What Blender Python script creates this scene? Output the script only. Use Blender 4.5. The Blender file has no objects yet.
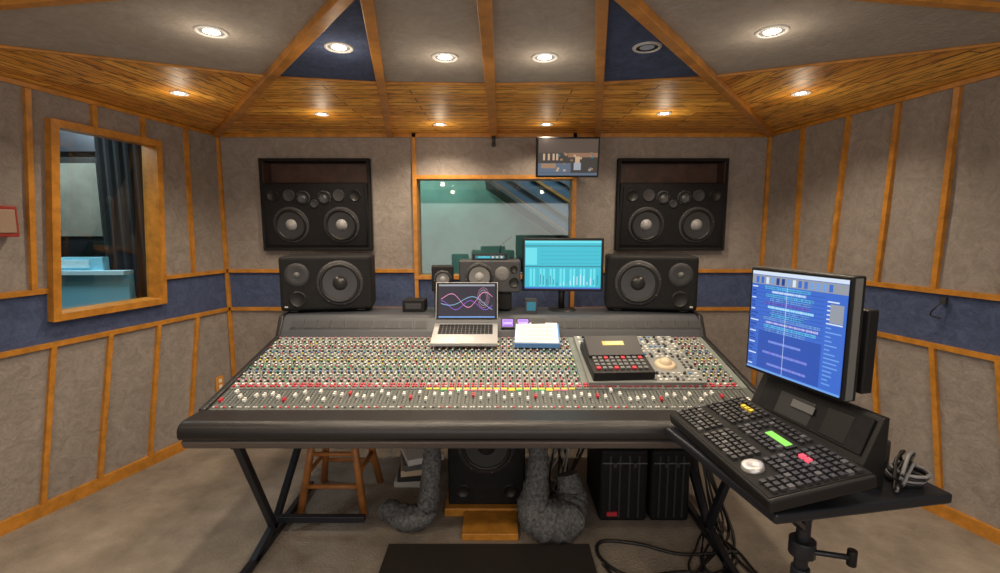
import bpy, math, random
from mathutils import Vector, Matrix
random.seed(7)
V = Vector
sc = bpy.context.scene
sc.view_settings.view_transform = 'Standard'

# ------------------------------------------------------------------ materials
def mat(name, col, rough=0.6, metal=0.0, emit=0.0, noise=0.0, nscale=20, bump=0.0, bscale=120, ecol=None, spec=None, coat=0.0, detail=6):
    m = bpy.data.materials.new(name); m.use_nodes = True
    nt = m.node_tree; b = nt.nodes['Principled BSDF']
    b.inputs['Base Color'].default_value = (*col, 1)
    b.inputs['Roughness'].default_value = rough
    b.inputs['Metallic'].default_value = metal
    if coat: b.inputs['Coat Weight'].default_value = coat
    if spec is not None: b.inputs['Specular IOR Level'].default_value = spec
    if emit:
        b.inputs['Emission Color'].default_value = (*(ecol or col), 1)
        b.inputs['Emission Strength'].default_value = emit
    tc = nt.nodes.new('ShaderNodeTexCoord')
    if noise:
        n = nt.nodes.new('ShaderNodeTexNoise'); n.inputs['Scale'].default_value = nscale
        n.inputs['Detail'].default_value = detail; n.inputs['Roughness'].default_value = 0.65
        nt.links.new(tc.outputs['Object'], n.inputs['Vector'])
        r = nt.nodes.new('ShaderNodeValToRGB')
        r.color_ramp.elements[0].position = 0.3; r.color_ramp.elements[1].position = 0.7
        r.color_ramp.elements[0].color = (*[c*(1-noise) for c in col], 1)
        r.color_ramp.elements[1].color = (*[min(1, c*(1+noise)) for c in col], 1)
        nt.links.new(n.outputs['Fac'], r.inputs['Fac'])
        nt.links.new(r.outputs['Color'], b.inputs['Base Color'])
    if bump:
        n2 = nt.nodes.new('ShaderNodeTexNoise'); n2.inputs['Scale'].default_value = bscale
        n2.inputs['Detail'].default_value = 4
        nt.links.new(tc.outputs['Object'], n2.inputs['Vector'])
        bp = nt.nodes.new('ShaderNodeBump'); bp.inputs['Strength'].default_value = bump
        bp.inputs['Distance'].default_value = 0.01
        nt.links.new(n2.outputs['Fac'], bp.inputs['Height'])
        nt.links.new(bp.outputs['Normal'], b.inputs['Normal'])
    return m

def wood_plank(name, angle, c1, c2, row=0.085, mortar=0.004, rough=0.5):
    m = bpy.data.materials.new(name); m.use_nodes = True
    nt = m.node_tree; b = nt.nodes['Principled BSDF']
    tc = nt.nodes.new('ShaderNodeTexCoord'); mp = nt.nodes.new('ShaderNodeMapping')
    mp.inputs['Rotation'].default_value = (0, 0, -math.radians(angle))
    nt.links.new(tc.outputs['Object'], mp.inputs['Vector'])
    br = nt.nodes.new('ShaderNodeTexBrick')
    br.inputs['Scale'].default_value = 1; br.inputs['Brick Width'].default_value = 0.9
    br.inputs['Row Height'].default_value = row; br.inputs['Mortar Size'].default_value = mortar
    br.inputs['Mortar Smooth'].default_value = 0.3
    br.inputs['Color1'].default_value = (*c1, 1); br.inputs['Color2'].default_value = (*c2, 1)
    br.inputs['Mortar'].default_value = (c2[0]*0.15, c2[1]*0.13, c2[2]*0.1, 1)
    nt.links.new(mp.outputs['Vector'], br.inputs['Vector'])
    mp2 = nt.nodes.new('ShaderNodeMapping'); mp2.inputs['Scale'].default_value = (2.8, 20, 10)
    nt.links.new(mp.outputs['Vector'], mp2.inputs['Vector'])
    n = nt.nodes.new('ShaderNodeTexNoise'); n.inputs['Scale'].default_value = 1.8; n.inputs['Detail'].default_value = 5
    n.inputs['Distortion'].default_value = 1.8
    nt.links.new(mp2.outputs['Vector'], n.inputs['Vector'])
    r = nt.nodes.new('ShaderNodeValToRGB')
    r.color_ramp.elements[0].position = 0.36; r.color_ramp.elements[0].color = (0.20, 0.13, 0.08, 1)
    r.color_ramp.elements[1].position = 0.50; r.color_ramp.elements[1].color = (1, 1, 1, 1)
    nt.links.new(n.outputs['Fac'], r.inputs['Fac'])
    mx = nt.nodes.new('ShaderNodeMix'); mx.data_type = 'RGBA'; mx.blend_type = 'MULTIPLY'
    mx.inputs[0].default_value = 0.9
    nt.links.new(br.outputs['Color'], mx.inputs[6]); nt.links.new(r.outputs['Color'], mx.inputs[7])
    nt.links.new(mx.outputs[2], b.inputs['Base Color'])
    b.inputs['Roughness'].default_value = rough
    bp = nt.nodes.new('ShaderNodeBump'); bp.inputs['Strength'].default_value = 0.4; bp.inputs['Distance'].default_value = 0.005
    bp.invert = True
    nt.links.new(br.outputs['Fac'], bp.inputs['Height']); nt.links.new(bp.outputs['Normal'], b.inputs['Normal'])
    return m

def fabric(name, col, var=0.14):
    m = bpy.data.materials.new(name); m.use_nodes = True
    nt = m.node_tree; b = nt.nodes['Principled BSDF']; b.inputs['Roughness'].default_value = 0.95
    b.inputs['Specular IOR Level'].default_value = 0.1
    tc = nt.nodes.new('ShaderNodeTexCoord')
    n = nt.nodes.new('ShaderNodeTexNoise'); n.inputs['Scale'].default_value = 11; n.inputs['Detail'].default_value = 12
    n.inputs['Roughness'].default_value = 0.85; n.inputs['Distortion'].default_value = 1.0
    nt.links.new(tc.outputs['Object'], n.inputs['Vector'])
    r = nt.nodes.new('ShaderNodeValToRGB')
    r.color_ramp.elements[0].position = 0.36; r.color_ramp.elements[1].position = 0.64
    r.color_ramp.elements[0].color = (*[c*(1-var) for c in col], 1)
    r.color_ramp.elements[1].color = (*[c*(1+var) for c in col], 1)
    nt.links.new(n.outputs['Fac'], r.inputs['Fac']); nt.links.new(r.outputs['Color'], b.inputs['Base Color'])
    n2 = nt.nodes.new('ShaderNodeTexNoise'); n2.inputs['Scale'].default_value = 50; n2.inputs['Detail'].default_value = 8
    nt.links.new(tc.outputs['Object'], n2.inputs['Vector'])
    bp = nt.nodes.new('ShaderNodeBump'); bp.inputs['Strength'].default_value = 0.6; bp.inputs['Distance'].default_value = 0.008
    nt.links.new(n2.outputs['Fac'], bp.inputs['Height']); nt.links.new(bp.outputs['Normal'], b.inputs['Normal'])
    return m

def glass(name, fac=0.08, tint=(0.85, 0.95, 0.95)):
    m = bpy.data.materials.new(name); m.use_nodes = True
    nt = m.node_tree; nt.nodes.remove(nt.nodes['Principled BSDF'])
    t = nt.nodes.new('ShaderNodeBsdfTransparent'); t.inputs['Color'].default_value = (*tint, 1)
    g = nt.nodes.new('ShaderNodeBsdfGlossy'); g.inputs['Roughness'].default_value = 0.03
    mx = nt.nodes.new('ShaderNodeMixShader'); mx.inputs['Fac'].default_value = fac
    nt.links.new(t.outputs[0], mx.inputs[1]); nt.links.new(g.outputs[0], mx.inputs[2])
    nt.links.new(mx.outputs[0], nt.nodes['Material Output'].inputs['Surface'])
    return m

M_wall = fabric('wall_fabric', (0.300, 0.265, 0.240), 0.24)
M_ceil = fabric('ceiling_fabric', (0.37, 0.335, 0.305), 0.14)
M_blue = fabric('blue_fabric', (0.075, 0.10, 0.19), 0.3)
M_trim = mat('oak_trim', (0.52, 0.22, 0.03), 0.4, noise=0.3, nscale=14)
M_beam = mat('oak_beam', (0.49, 0.205, 0.032), 0.45, noise=0.3, nscale=9)
c1, c2 = (1.0, 0.54, 0.09), (0.74, 0.31, 0.035)
M_plkX = wood_plank('cedar_planks_back', 0, c1, c2)
M_plkL = wood_plank('cedar_planks_left', 81, c1, c2)
M_plkR = wood_plank('cedar_planks_right', 99, c1, c2)
M_floor = mat('carpet_floor', (0.285, 0.245, 0.205), 0.95, noise=0.35, nscale=3.0, bump=0.8, bscale=70, spec=0.1, detail=14)
M_black = mat('black_plastic', (0.010, 0.010, 0.011), 0.45, spec=0.35)
M_matte = mat('black_matte', (0.011, 0.011, 0.012), 0.65, noise=0.3, nscale=40, spec=0.22)
M_dgrey = mat('dark_grey', (0.035, 0.035, 0.04), 0.5)
M_mgrey = mat('mid_grey', (0.13, 0.135, 0.14), 0.5)
M_lgrey = mat('light_grey', (0.55, 0.55, 0.53), 0.5)
M_white = mat('white_plastic', (0.85, 0.85, 0.82), 0.5)
M_silver = mat('brushed_aluminium', (0.62, 0.62, 0.63), 0.35, 0.7)
M_steel = mat('black_steel', (0.03, 0.034, 0.045), 0.35, 0.5)
M_red = mat('red_cap', (0.55, 0.03, 0.05), 0.5)
M_pink = mat('pink_cap', (0.6, 0.2, 0.28), 0.5)
M_green = mat('green_cap', (0.05, 0.4, 0.14), 0.5)
M_yel = mat('yellow_cap', (0.8, 0.62, 0.06), 0.5)
M_bluec = mat('blue_cap', (0.1, 0.25, 0.55), 0.5)
M_beige = mat('beige_plastic', (0.62, 0.5, 0.35), 0.5)
M_panel = mat('console_panel', (0.19, 0.215, 0.20), 0.5, noise=0.12, nscale=30)
M_fpanel = mat('fader_panel', (0.085, 0.095, 0.09), 0.5)
M_bridge = mat('bridge_paint', (0.05, 0.054, 0.066), 0.45)
M_panel2 = mat('master_panel', (0.22, 0.23, 0.225), 0.5)
M_leather = mat('armrest_vinyl', (0.014, 0.013, 0.014), 0.36, bump=0.15, bscale=200)
M_cone = mat('woofer_cone', (0.035, 0.037, 0.042), 0.4)
M_coneg = mat('woofer_cone_grey', (0.15, 0.15, 0.15), 0.5)
M_cap = mat('dust_cap', (0.02, 0.02, 0.022), 0.3)
M_capg = mat('dust_cap_grey', (0.33, 0.33, 0.34), 0.4)
M_rub = mat('rubber_surround', (0.008, 0.008, 0.008), 0.45)
M_redwood = mat('soffit_wood', (0.075, 0.035, 0.024), 0.45, noise=0.4, nscale=12)
M_stool = mat('stool_wood', (0.40, 0.16, 0.045), 0.4, noise=0.25, nscale=12)
M_foam = mat('grey_foam_wrap', (0.12, 0.125, 0.13), 0.95, noise=0.7, nscale=55, bump=1.0, bscale=60)
M_glass = glass('window_glass')
M_lamp = mat('lamp_glow', (1, 0.93, 0.8), 0.5, emit=14, ecol=(1, 0.93, 0.8))
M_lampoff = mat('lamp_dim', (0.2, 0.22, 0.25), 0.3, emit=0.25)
M_ring = mat('lamp_ring', (0.6, 0.6, 0.6), 0.35)
M_cable = mat('cable_black', (0.012, 0.012, 0.013), 0.45)
M_cablew = mat('cable_grey', (0.22, 0.22, 0.24), 0.5)
def em(name, col, s=1.0): return mat(name, (0.01, 0.01, 0.01), 0.3, emit=s, ecol=col)
E_blue = em('screen_blue', (0.045, 0.15, 0.62)); E_blue2 = em('screen_lightblue', (0.16, 0.36, 0.80))
E_dblue = em('screen_deepblue', (0.012, 0.045, 0.28)); E_white = em('screen_white', (0.68, 0.78, 0.92))
E_mblue = em('screen_midblue', (0.025, 0.09, 0.45)); E_sky = em('screen_sky', (0.12, 0.50, 0.85)); E_viol = em('screen_violet', (0.16, 0.14, 0.60))
E_grey = em('screen_grey', (0.3, 0.33, 0.38)); E_teal = em('screen_teal', (0.02, 0.50, 0.63))
E_teal2 = em('screen_teal_light', (0.12, 0.72, 0.82)); E_teald = em('screen_teal_dark', (0.01, 0.16, 0.22))
E_navy = em('screen_navy', (0.012, 0.012, 0.03)); E_pink = em('screen_pink', (0.95, 0.35, 0.6))
E_cyan = em('screen_cyan', (0.3, 0.6, 0.9)); E_purple = em('led_purple', (0.35, 0.12, 0.8), 1.3)
E_yel = em('lcd_yellow', (0.9, 0.55, 0.06)); E_green = em('lcd_green', (0.3, 0.85, 0.1), 1.2)
E_red = em('led_red', (0.95, 0.1, 0.15), 1.2); E_tan = em('screen_tan', (0.30, 0.17, 0.09)); E_black = em('screen_black', (0.02, 0.015, 0.012))

# ------------------------------------------------------------------ builder
class B:
    def __init__(s): s.v = []; s.f = []; s.fm = []; s.fs = []; s.mats = []; s.M = Matrix.Identity(4)
    def mi(s, m):
        if m not in s.mats: s.mats.append(m)
        return s.mats.index(m)
    def addv(s, pts):
        i = len(s.v)
        for p in pts: s.v.append(tuple(s.M @ V(p)))
        return i
    def face(s, idx, m, sm=False): s.f.append(idx); s.fm.append(s.mi(m)); s.fs.append(sm)
    def poly(s, pts, m):
        i = s.addv(pts); s.face(list(range(i, i+len(pts))), m)
    def hexa(s, p, m):
        i = s.addv(p)
        for q in ((3,2,1,0),(4,5,6,7),(0,1,5,4),(1,2,6,5),(2,3,7,6),(3,0,4,7)): s.face([i+k for k in q], m)
    def box(s, c, d, m, rot=None):
        x, y, z = d[0]/2, d[1]/2, d[2]/2
        ps = [V(q) for q in ((-x,-y,-z),(x,-y,-z),(x,y,-z),(-x,y,-z),(-x,-y,z),(x,-y,z),(x,y,z),(-x,y,z))]
        if rot is not None: ps = [rot @ q for q in ps]
        s.hexa([q+V(c) for q in ps], m)
    def bx(s, x0, x1, y0, y1, z0, z1, m): s.box(((x0+x1)/2, (y0+y1)/2, (z0+z1)/2), (x1-x0, y1-y0, z1-z0), m)
    def prism_x(s, prof, x0, x1, m, mats=None):
        n = len(prof); i = s.addv([(x0, y, z) for y, z in prof]); j = s.addv([(x1, y, z) for y, z in prof])
        for k in range(n):
            k2 = (k+1) % n; s.face([i+k, j+k, j+k2, i+k2], mats[k] if mats else m)
        s.face([i+k for k in range(n)], m); s.face([j+k for k in reversed(range(n))], m)
    def frame(s, ax):
        ax = V(ax).normalized(); t = V((0,0,1)) if abs(ax.z) < 0.9 else V((1,0,0))
        a = ax.cross(t).normalized(); return a, ax.cross(a).normalized(), ax
    def lathe(s, c, ax, prof, m, seg=24, sm=True):
        a, b, ax = s.frame(ax); c = V(c); rings = []
        for r, h in prof:
            rings.append(s.addv([c+ax*h+(a*math.cos(2*math.pi*k/seg)+b*math.sin(2*math.pi*k/seg))*max(r, 1e-5) for k in range(seg)]))
        for q in range(len(rings)-1):
            for k in range(seg):
                k2 = (k+1) % seg; s.face([rings[q]+k, rings[q]+k2, rings[q+1]+k2, rings[q+1]+k], m, sm)
    def cyl(s, p0, p1, r0, m, r1=None, seg=12, sm=True):
        p0, p1 = V(p0), V(p1); r1 = r0 if r1 is None else r1
        a, b, ax = s.frame(p1-p0)
        i = s.addv([p0+(a*math.cos(2*math.pi*k/seg)+b*math.sin(2*math.pi*k/seg))*r0 for k in range(seg)])
        j = s.addv([p1+(a*math.cos(2*math.pi*k/seg)+b*math.sin(2*math.pi*k/seg))*r1 for k in range(seg)])
        for k in range(seg):
            k2 = (k+1) % seg; s.face([i+k, i+k2, j+k2, j+k], m, sm)
        s.face([i+k for k in reversed(range(seg))], m); s.face([j+k for k in range(seg)], m)
    def strip(s, p0, p1, n, w, d, m, back=0.008):
        p0, p1, n = V(p0), V(p1), V(n).normalized(); ax = (p1-p0).normalized(); sd = ax.cross(n).normalized()*(w/2)
        s.hexa([p0-sd-n*back, p0+sd-n*back, p1+sd-n*back, p1-sd-n*back, p0-sd+n*d, p0+sd+n*d, p1+sd+n*d, p1-sd+n*d], m)
    def tube(s, pts, r, m, seg=8, sub=8, jit=0.0, rs=None):
        P = [V(p) for p in pts]; P = [P[0]*2-P[1]]+P+[P[-1]*2-P[-2]]; out = []; rr = []
        for i in range(1, len(P)-2):
            for k in range(sub):
                t = k/sub; a, b, c, d = P[i-1:i+3]
                out.append(0.5*((2*b)+(c-a)*t+(2*a-5*b+4*c-d)*t*t+(3*b-a-3*c+d)*t**3))
                rr.append((rs[i-1]*(1-t)+rs[i]*t) if rs else r)
        out.append(P[-2]); rr.append(rs[-1] if rs else r)
        up = V((0.31, 0.17, 0.93)); rings = []
        for i, p in enumerate(out):
            tg = (out[min(i+1, len(out)-1)]-out[max(i-1, 0)])
            tg = tg.normalized() if tg.length > 1e-6 else V((0,0,1))
            a = tg.cross(up); a = a.normalized() if a.length > 0.05 else tg.cross(V((1,0,0))).normalized()
            b = tg.cross(a)
            rings.append(s.addv([p+(a*math.cos(2*math.pi*k/seg)+b*math.sin(2*math.pi*k/seg))*rr[i]*(1+random.uniform(-jit, jit)) for k in range(seg)]))
        for q in range(len(rings)-1):
            for k in range(seg):
                k2 = (k+1) % seg; s.face([rings[q]+k, rings[q]+k2, rings[q+1]+k2, rings[q+1]+k], m, True)
        s.face([rings[0]+k for k in range(seg)], m); s.face([rings[-1]+k for k in reversed(range(seg))], m)
    def build(s, name, parent=None, bevel=0, seg=2):
        me = bpy.data.meshes.new(name); me.from_pydata(s.v, [], s.f); me.update()
        for m in s.mats: me.materials.append(m)
        me.polygons.foreach_set('material_index', s.fm); me.polygons.foreach_set('use_smooth', s.fs)
        o = bpy.data.objects.new(name, me); sc.collection.objects.link(o)
        if parent: o.parent = parent
        if bevel:
            md = o.modifiers.new('bevel', 'BEVEL'); md.width = bevel; md.segments = seg; md.limit_method = 'ANGLE'; md.angle_limit = math.radians(50)
        return o
def empty(name, loc=(0,0,0)):
    e = bpy.data.objects.new(name, None); sc.collection.objects.link(e); return e
def face_frame(c, yaw, tilt=0):
    return Matrix.Translation(V(c)) @ Matrix.Rotation(math.radians(yaw), 4, 'Z') @ Matrix.Rotation(math.radians(90+tilt), 4, 'X')
def flat_frame(c, yaw, tilt=0):
    return Matrix.Translation(V(c)) @ Matrix.Rotation(math.radians(yaw), 4, 'Z') @ Matrix.Rotation(math.radians(tilt), 4, 'X')

# ------------------------------------------------------------------ room shell
H = 2.46; YB = 3.93
def wx(Y, z, side):
    d = min(YB-Y, 2.5)
    return side*(2.23 + 0.02*(1-z/H) + d*(0.333-0.183*z/H))
def WP(Y, z, side): return V((wx(Y, z, side), Y, z))
def WN(Y, z, side):
    k = 0.333-0.183*z/H; m = (YB-Y)*0.183/H
    return V((-side, -k, -m)).normalized()
def side_wall(side, holes, name):
    b = B()
    ys = sorted(set([YB, 3.6, 3.2, 2.8, 2.4, 2.0, 1.43, -0.2, -1.6]+[h for q in holes for h in q[:2]]))
    zs = sorted(set([0, 1.03, 1.35, H]+[h for q in holes for h in q[2:]]))
    for y0, y1 in zip(ys, ys[1:]):
        for z0, z1 in zip(zs, zs[1:]):
            cy, cz = (y0+y1)/2, (z0+z1)/2
            if any(q[0] < cy < q[1] and q[2] < cz < q[3] for q in holes): continue
            m = M_blue if 1.03 < cz < 1.35 else M_wall
            b.poly([WP(y0, z0, side), WP(y1, z0, side), WP(y1, z1, side), WP(y0, z1, side)], m)
    return b.build(name)
WIN = (2.69, 3.34, 1.19, 2.28)
side_wall(-1, [WIN], 'wall_left'); side_wall(1, [], 'wall_right')

b = B()
holes = [(-0.645, 0.655, 1.30, 2.105), (-1.89, -1.0, 1.52, 2.26), (1.0, 1.89, 1.52, 2.26)]
xs = sorted(set([-2.26, 2.26]+[h for q in holes for h in q[:2]])); zs = sorted(set([0, 1.03, 1.35, H]+[h for q in holes for h in q[2:]]))
for x0, x1 in zip(xs, xs[1:]):
    for z0, z1 in zip(zs, zs[1:]):
        cx, cz = (x0+x1)/2, (z0+z1)/2
        if any(q[0] < cx < q[1] and q[2] < cz < q[3] for q in holes): continue
        b.poly([(x0, YB, z0), (x1, YB, z0), (x1, YB, z1), (x0, YB, z1)], M_blue if 1.03 < cz < 1.35 else M_wall)
b.build('wall_back')
b = B(); b.poly([(3.3, -1.6, 0), (-3.3, -1.6, 0), (-3.3, -1.6, H), (3.3, -1.6, H)], M_wall); b.build('wall_rear')
b = B(); b.poly([(-3.4, -1.6, 0), (3.4, -1.6, 0), (3.4, 3.95, 0), (-3.4, 3.95, 0)], M_floor); b.build('floor')

# ceiling
C = (-2.235, YB); W = (-2.545, 1.86); P1 = (-1.1, 2.48); P2 = (-0.565, 2.58); P3 = (0, 2.6); B2 = (-0.84, YB); B3 = (0, YB); E1 = (-0.355, 1.50)
b = B()
def cpoly(pts, m, z=H):
    for s in (1, -1):
        q = [(x*s, y, z) for x, y in pts]
        b.poly(q if s == 1 else q[::-1], (M_plkR if (m is M_plkL and s == -1) else m))
b.poly([(-3.4, -1.6, H+0.004), (-3.4, 1.7, H+0.004), (3.4, 1.7, H+0.004), (3.4, -1.6, H+0.004)], M_ceil)
cpoly([C, W, P1], M_plkL); cpoly([C, P1, P2, B2], M_plkX); cpoly([B2, P2, P3, B3], M_plkX)
cpoly([P1, W, (-2.56, 1.5), E1], M_ceil); cpoly([P1, P2, E1], M_blue); cpoly([P2, P3, (0, 1.5), E1], M_ceil)
b.build('ceiling')
def beam(p0, p1, w=0.045, d=0.035, z=H, nm='ceiling_beam'):
    bb = B(); bb.strip((p0[0], p0[1], z), (p1[0], p1[1], z), (0, 0, -1), w, d, M_beam, back=0); bb.build(nm, bevel=0.003)
for s in (1, -1):
    beam((C[0]*s, C[1]-0.02), (E1[0]*s, E1[1])); beam((B2[0]*s, B2[1]), (E1[0]*s, E1[1]), 0.042)
    beam((E1[0]*s, E1[1]), (W[0]*s, W[1]-0.02), 0.035, 0.02)
    beam((P1[0]*s, P1[1]), (W[0]*s, W[1]), 0.018, 0.012); beam((P1[0]*s, P1[1]), (P2[0]*s, P2[1]), 0.018, 0.012); beam((P2[0]*s, P2[1]), (0, P3[1]), 0.018, 0.012)
    beam((E1[0]*s, E1[1]), (E1[0]*s, -1.6), 0.045)
    beam((E1[0]*s, 0.6), (2.6*s, 0.3), 0.045)
beam((0, YB), (0, -1.6), 0.05, 0.045)
b = B(); b.cyl((0, 3.80, H-0.045), (0, 3.80, H-0.10), 0.014, M_dgrey); b.lathe((0, 3.80, H-0.10), (0, 0, -1), [(0.014, 0), (0.02, 0.01), (0.01, 0.025), (0.0, 0.027)], M_dgrey, 12); b.build('ceiling_sprinkler')

# side wall trims
def side_trim(side, name, ups, lows):
    b = B(); yn = 1.45
    def st(y0, z0, y1, z1, w=0.028, d=0.02):
        ym, zm = (y0+y1)/2, (z0+z1)/2
        b.strip(WP(y0, z0, side), WP(y1, z1, side), WN(ym, zm, side), w, d, M_trim)
    for z in (1.03, 1.35):
        if side == -1 and z > 1.2:
            st(YB, z, WIN[1]+0.02, z); st(WIN[0]-0.02, z, yn, z)
        else: st(YB, z, yn, z)
    st(YB, 0.04, yn, 0.04, 0.08, 0.02); st(YB, H-0.015, yn, H-0.015, 0.025)
    for yt, yb in ups:
        if side == -1 and WIN[0] < yt < WIN[1]: st(yt, H-0.03, yb, WIN[3]+0.02)
        else: st(yt, H-0.03, yb, 1.36)
    for yt, yb in lows: st(yt, 1.02, yb, 0.08)
    b.build(name)
side_trim(-1, 'trim_1', [(2.30, 2.32), (2.58, 2.60), (2.925, 2.93), (3.25, 3.25), (3.6, 3.615), (1.95, 2.0)], [(2.38, 2.33), (2.69, 2.63), (3.0, 2.92), (3.32, 3.23), (3.63, 3.52), (2.0, 1.95)])
side_trim(1, 'trim_2', [(3.58, 3.61), (3.2, 3.317), (2.87, 2.99), (2.56, 2.67), (2.25, 2.36), (1.95, 2.0)], [(3.6, 3.5), (3.3, 3.23), (3.007, 2.95), (2.676, 2.63), (2.38, 2.33), (2.05, 2.0)])
b = B()
def bs(x0, z0, x1, z1, w=0.028, d=0.02, m=M_trim): b.strip((x0, YB, z0), (x1, YB, z1), (0, -1, 0), w, d, m)
for z in (1.03, 1.35):
    bs(-2.24, z, -0.66, z); bs(0.67, z, 2.24, z)
bs(-2.24, H-0.015, 2.24, H-0.015, 0.03); bs(-2.24, 0.045, 2.24, 0.045, 0.09)
bs(-2.225, 0, -2.225, H, 0.03); bs(2.225, 0, 2.225, H, 0.03)
for z0, z1 in ((0.1, 1.28), (2.13, H)): bs(-0.645, z0, -0.645, z1, 0.03); bs(0.655, z0, 0.655, z1, 0.03)
for x in (-1.5, 1.5): bs(x, 0.1, x, 1.02, 0.03)
b.build('trim_3')

# control-room window + live room beyond
b = B()
for x in (-0.645, 0.655): b.bx(x-0.016, x+0.016, YB-0.024, YB+0.14, 1.28, 2.13, M_trim)
b.bx(-0.629, 0.639, YB-0.024, YB+0.14, 2.10, 2.13, M_trim); b.bx(-0.629, 0.639, YB-0.024, YB+0.14, 1.28, 1.31, M_trim)
b.bx(-0.629, 0.639, YB+0.08, YB+0.085, 1.31, 2.10, M_glass)
b.build('window_1')
M_teal = mat('live_room_wall', (0.28, 0.44, 0.37), 0.9, noise=0.3, nscale=1.4)
M_lrc = mat('live_room_ceiling', (0.22, 0.28, 0.28), 0.9)
M_lrf = mat('live_room_floor', (0.3, 0.2, 0.12), 0.5)
M_slat = mat('slat_backing', (0.085, 0.15, 0.23), 0.8)
b = B()
b.poly([(-2.6, 7, 0), (2.6, 7, 0), (2.6, 7, 3.2), (-2.6, 7, 3.2)], M_teal)
b.poly([(-2.6, 4.35, 0), (-2.6, 7, 0), (-2.6, 7, 3.2), (-2.6, 4.35, 3.2)], M_teal); b.poly([(2.6, 4.35, 0), (2.6, 7, 0), (2.6, 7, 3.2), (2.6, 4.35, 3.2)], M_teal)
b.poly([(-2.6, 4.35, 0), (2.6, 4.35, 0), (2.6, 7, 0), (-2.6, 7, 0)], M_lrf); b.poly([(-2.6, 4.35, 3.2), (2.6, 4.35, 3.2), (2.6, 7, 3.2), (-2.6, 7, 3.2)], M_lrc)
for x0, x1 in ((-2.6, -0.67), (0.68, 2.6)): b.poly([(x0, 4.35, 0), (x1, 4.35, 0), (x1, 4.35, 3.2), (x0, 4.35, 3.2)], M_lrc)
b.poly([(-0.67, 4.35, 0), (0.68, 4.35, 0), (0.68, 4.35, 1.27), (-0.67, 4.35, 1.27)], M_lrc); b.poly([(-0.67, 4.35, 2.14), (0.68, 4.35, 2.14), (0.68, 4.35, 3.2), (-0.67, 4.35, 3.2)], M_lrc)
for z in (1.27, 2.14): b.poly([(-0.67, YB+0.14, z), (0.68, YB+0.14, z), (0.68, 4.35, z), (-0.67, 4.35, z)], M_lrc)
for x in (-0.67, 0.68): b.poly([(x, YB+0.14, 1.27), (x, 4.35, 1.27), (x, 4.35, 2.14), (x, YB+0.14, 2.14)], M_lrc)
sx0, sz0, sx1, sz1 = -0.15, 2.36, 1.9, 0.98
b.poly([(sx0, 6.2, sz0), (sx1, 6.2, sz1), (sx1, 6.2, 3.0), (sx0, 6.2, 3.0)], M_slat)
b.poly([(sx0, 6.2, sz0), (sx1, 6.2, sz1), (sx1, 6.98, sz1-0.1), (sx0, 6.98, sz0-0.1)], M_dgrey)
for i in range(5):
    o = 0.20*i
    b.strip((sx0+o*0.9, 6.18, sz0+o*0.35), (sx1, 6.18, sz1+o*1.15), (0, -1, 0), 0.032, 0.05, M_trim if i % 2 == 0 else M_mgrey)
b.strip((sx0-0.03, 6.16, sz0), (sx1, 6.16, sz1-0.03), (0, -1, 0), 0.04, 0.06, M_mgrey)
b.cyl((0.05, 6.0, 0), (0.05, 6.0, 1.50), 0.012, M_steel); b.cyl((0.05, 6.0, 1.48), (0.2, 6.0, 1.6), 0.01, M_steel)
b.box((0.42, 5.6, 0.85), (0.5, 0.5, 1.0), M_dgrey)
b.build('live_room')

# left booth window
b = B()
y0, y1, z0, z1 = WIN
def wpo(Y, z, off): return WP(Y, z, -1)+WN(Y, z, -1)*off
for (ya, za, yb, zb) in ((y0, z0-0.02, y0, z1+0.02), (y1, z0-0.02, y1, z1+0.02), (y0, z1, y1, z1), (y0, z0, y1, z0)):
    b.strip(wpo(ya, za, 0), wpo(yb, zb, 0), WN((ya+yb)/2, (za+zb)/2, -1), 0.042, 0.045, M_trim, back=0.08)
b.poly([wpo(y, z, -0.06) for y, z in ((y0, z0), (y1, z0), (y1, z1), (y0, z1))], M_glass)
b.build('window_2')
b = B()
M_booth = mat('booth_wall', (0.10, 0.12, 0.12), 0.9, noise=0.2, nscale=5)
M_curt = mat('booth_curtain', (0.016, 0.017, 0.02), 0.95)
M_bl = mat('booth_pale_blue', (0.26, 0.62, 0.80), 0.6)
M_bl2 = mat('booth_pale_blue_light', (0.55, 0.8, 0.9), 0.6)
X0, Y1, Z0, Z1 = -4.6, 3.88, 0.0, 2.6
b.poly([(X0, 2.0, Z0), (X0, Y1, Z0), (X0, Y1, Z1), (X0, 2.0, Z1)], M_booth); b.poly([(X0, Y1, Z0), (-2.3, Y1, Z0), (-2.3, Y1, Z1), (X0, Y1, Z1)], M_booth)
b.poly([(X0, 2.0, Z0), (-2.95, 2.0, Z0), (-2.75, 2.0, Z1), (X0, 2.0, Z1)], M_booth); b.poly([(X0, 2.0, Z1), (-2.75, 2.0, Z1), (-2.3, Y1, Z1), (X0, Y1, Z1)], M_booth)
b.poly([(X0, 2.0, Z0), (-2.9, 2.0, Z0), (-2.4, Y1, Z0), (X0, Y1, Z0)], M_booth)
pts = [(-2.45-0.60*i/40, 3.72+0.02*math.sin(i*1.25)) for i in range(41)]
for p, q in zip(pts, pts[1:]): b.poly([(p[0], p[1], 0.3), (q[0], q[1], 0.3), (q[0], q[1], 2.5), (p[0], p[1], 2.5)], M_curt)
b.bx(-3.7, -2.80, 3.60, 3.66, 1.00, 1.35, M_bl); b.bx(-3.7, -2.80, 3.56, 3.66, 1.35, 1.38, M_bl2)
b.bx(-3.5, -3.0, 3.62, 3.68, 1.38, 1.48, M_bl); b.bx(-3.42, -3.1, 3.61, 3.62, 1.40, 1.46, M_bl2); b.bx(-3.6, -3.5, 3.62, 3.68, 1.38, 1.43, M_dgrey)
M_bp = mat('booth_screen_panel', (0.15, 0.15, 0.125), 0.7, noise=0.3, nscale=3)
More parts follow.
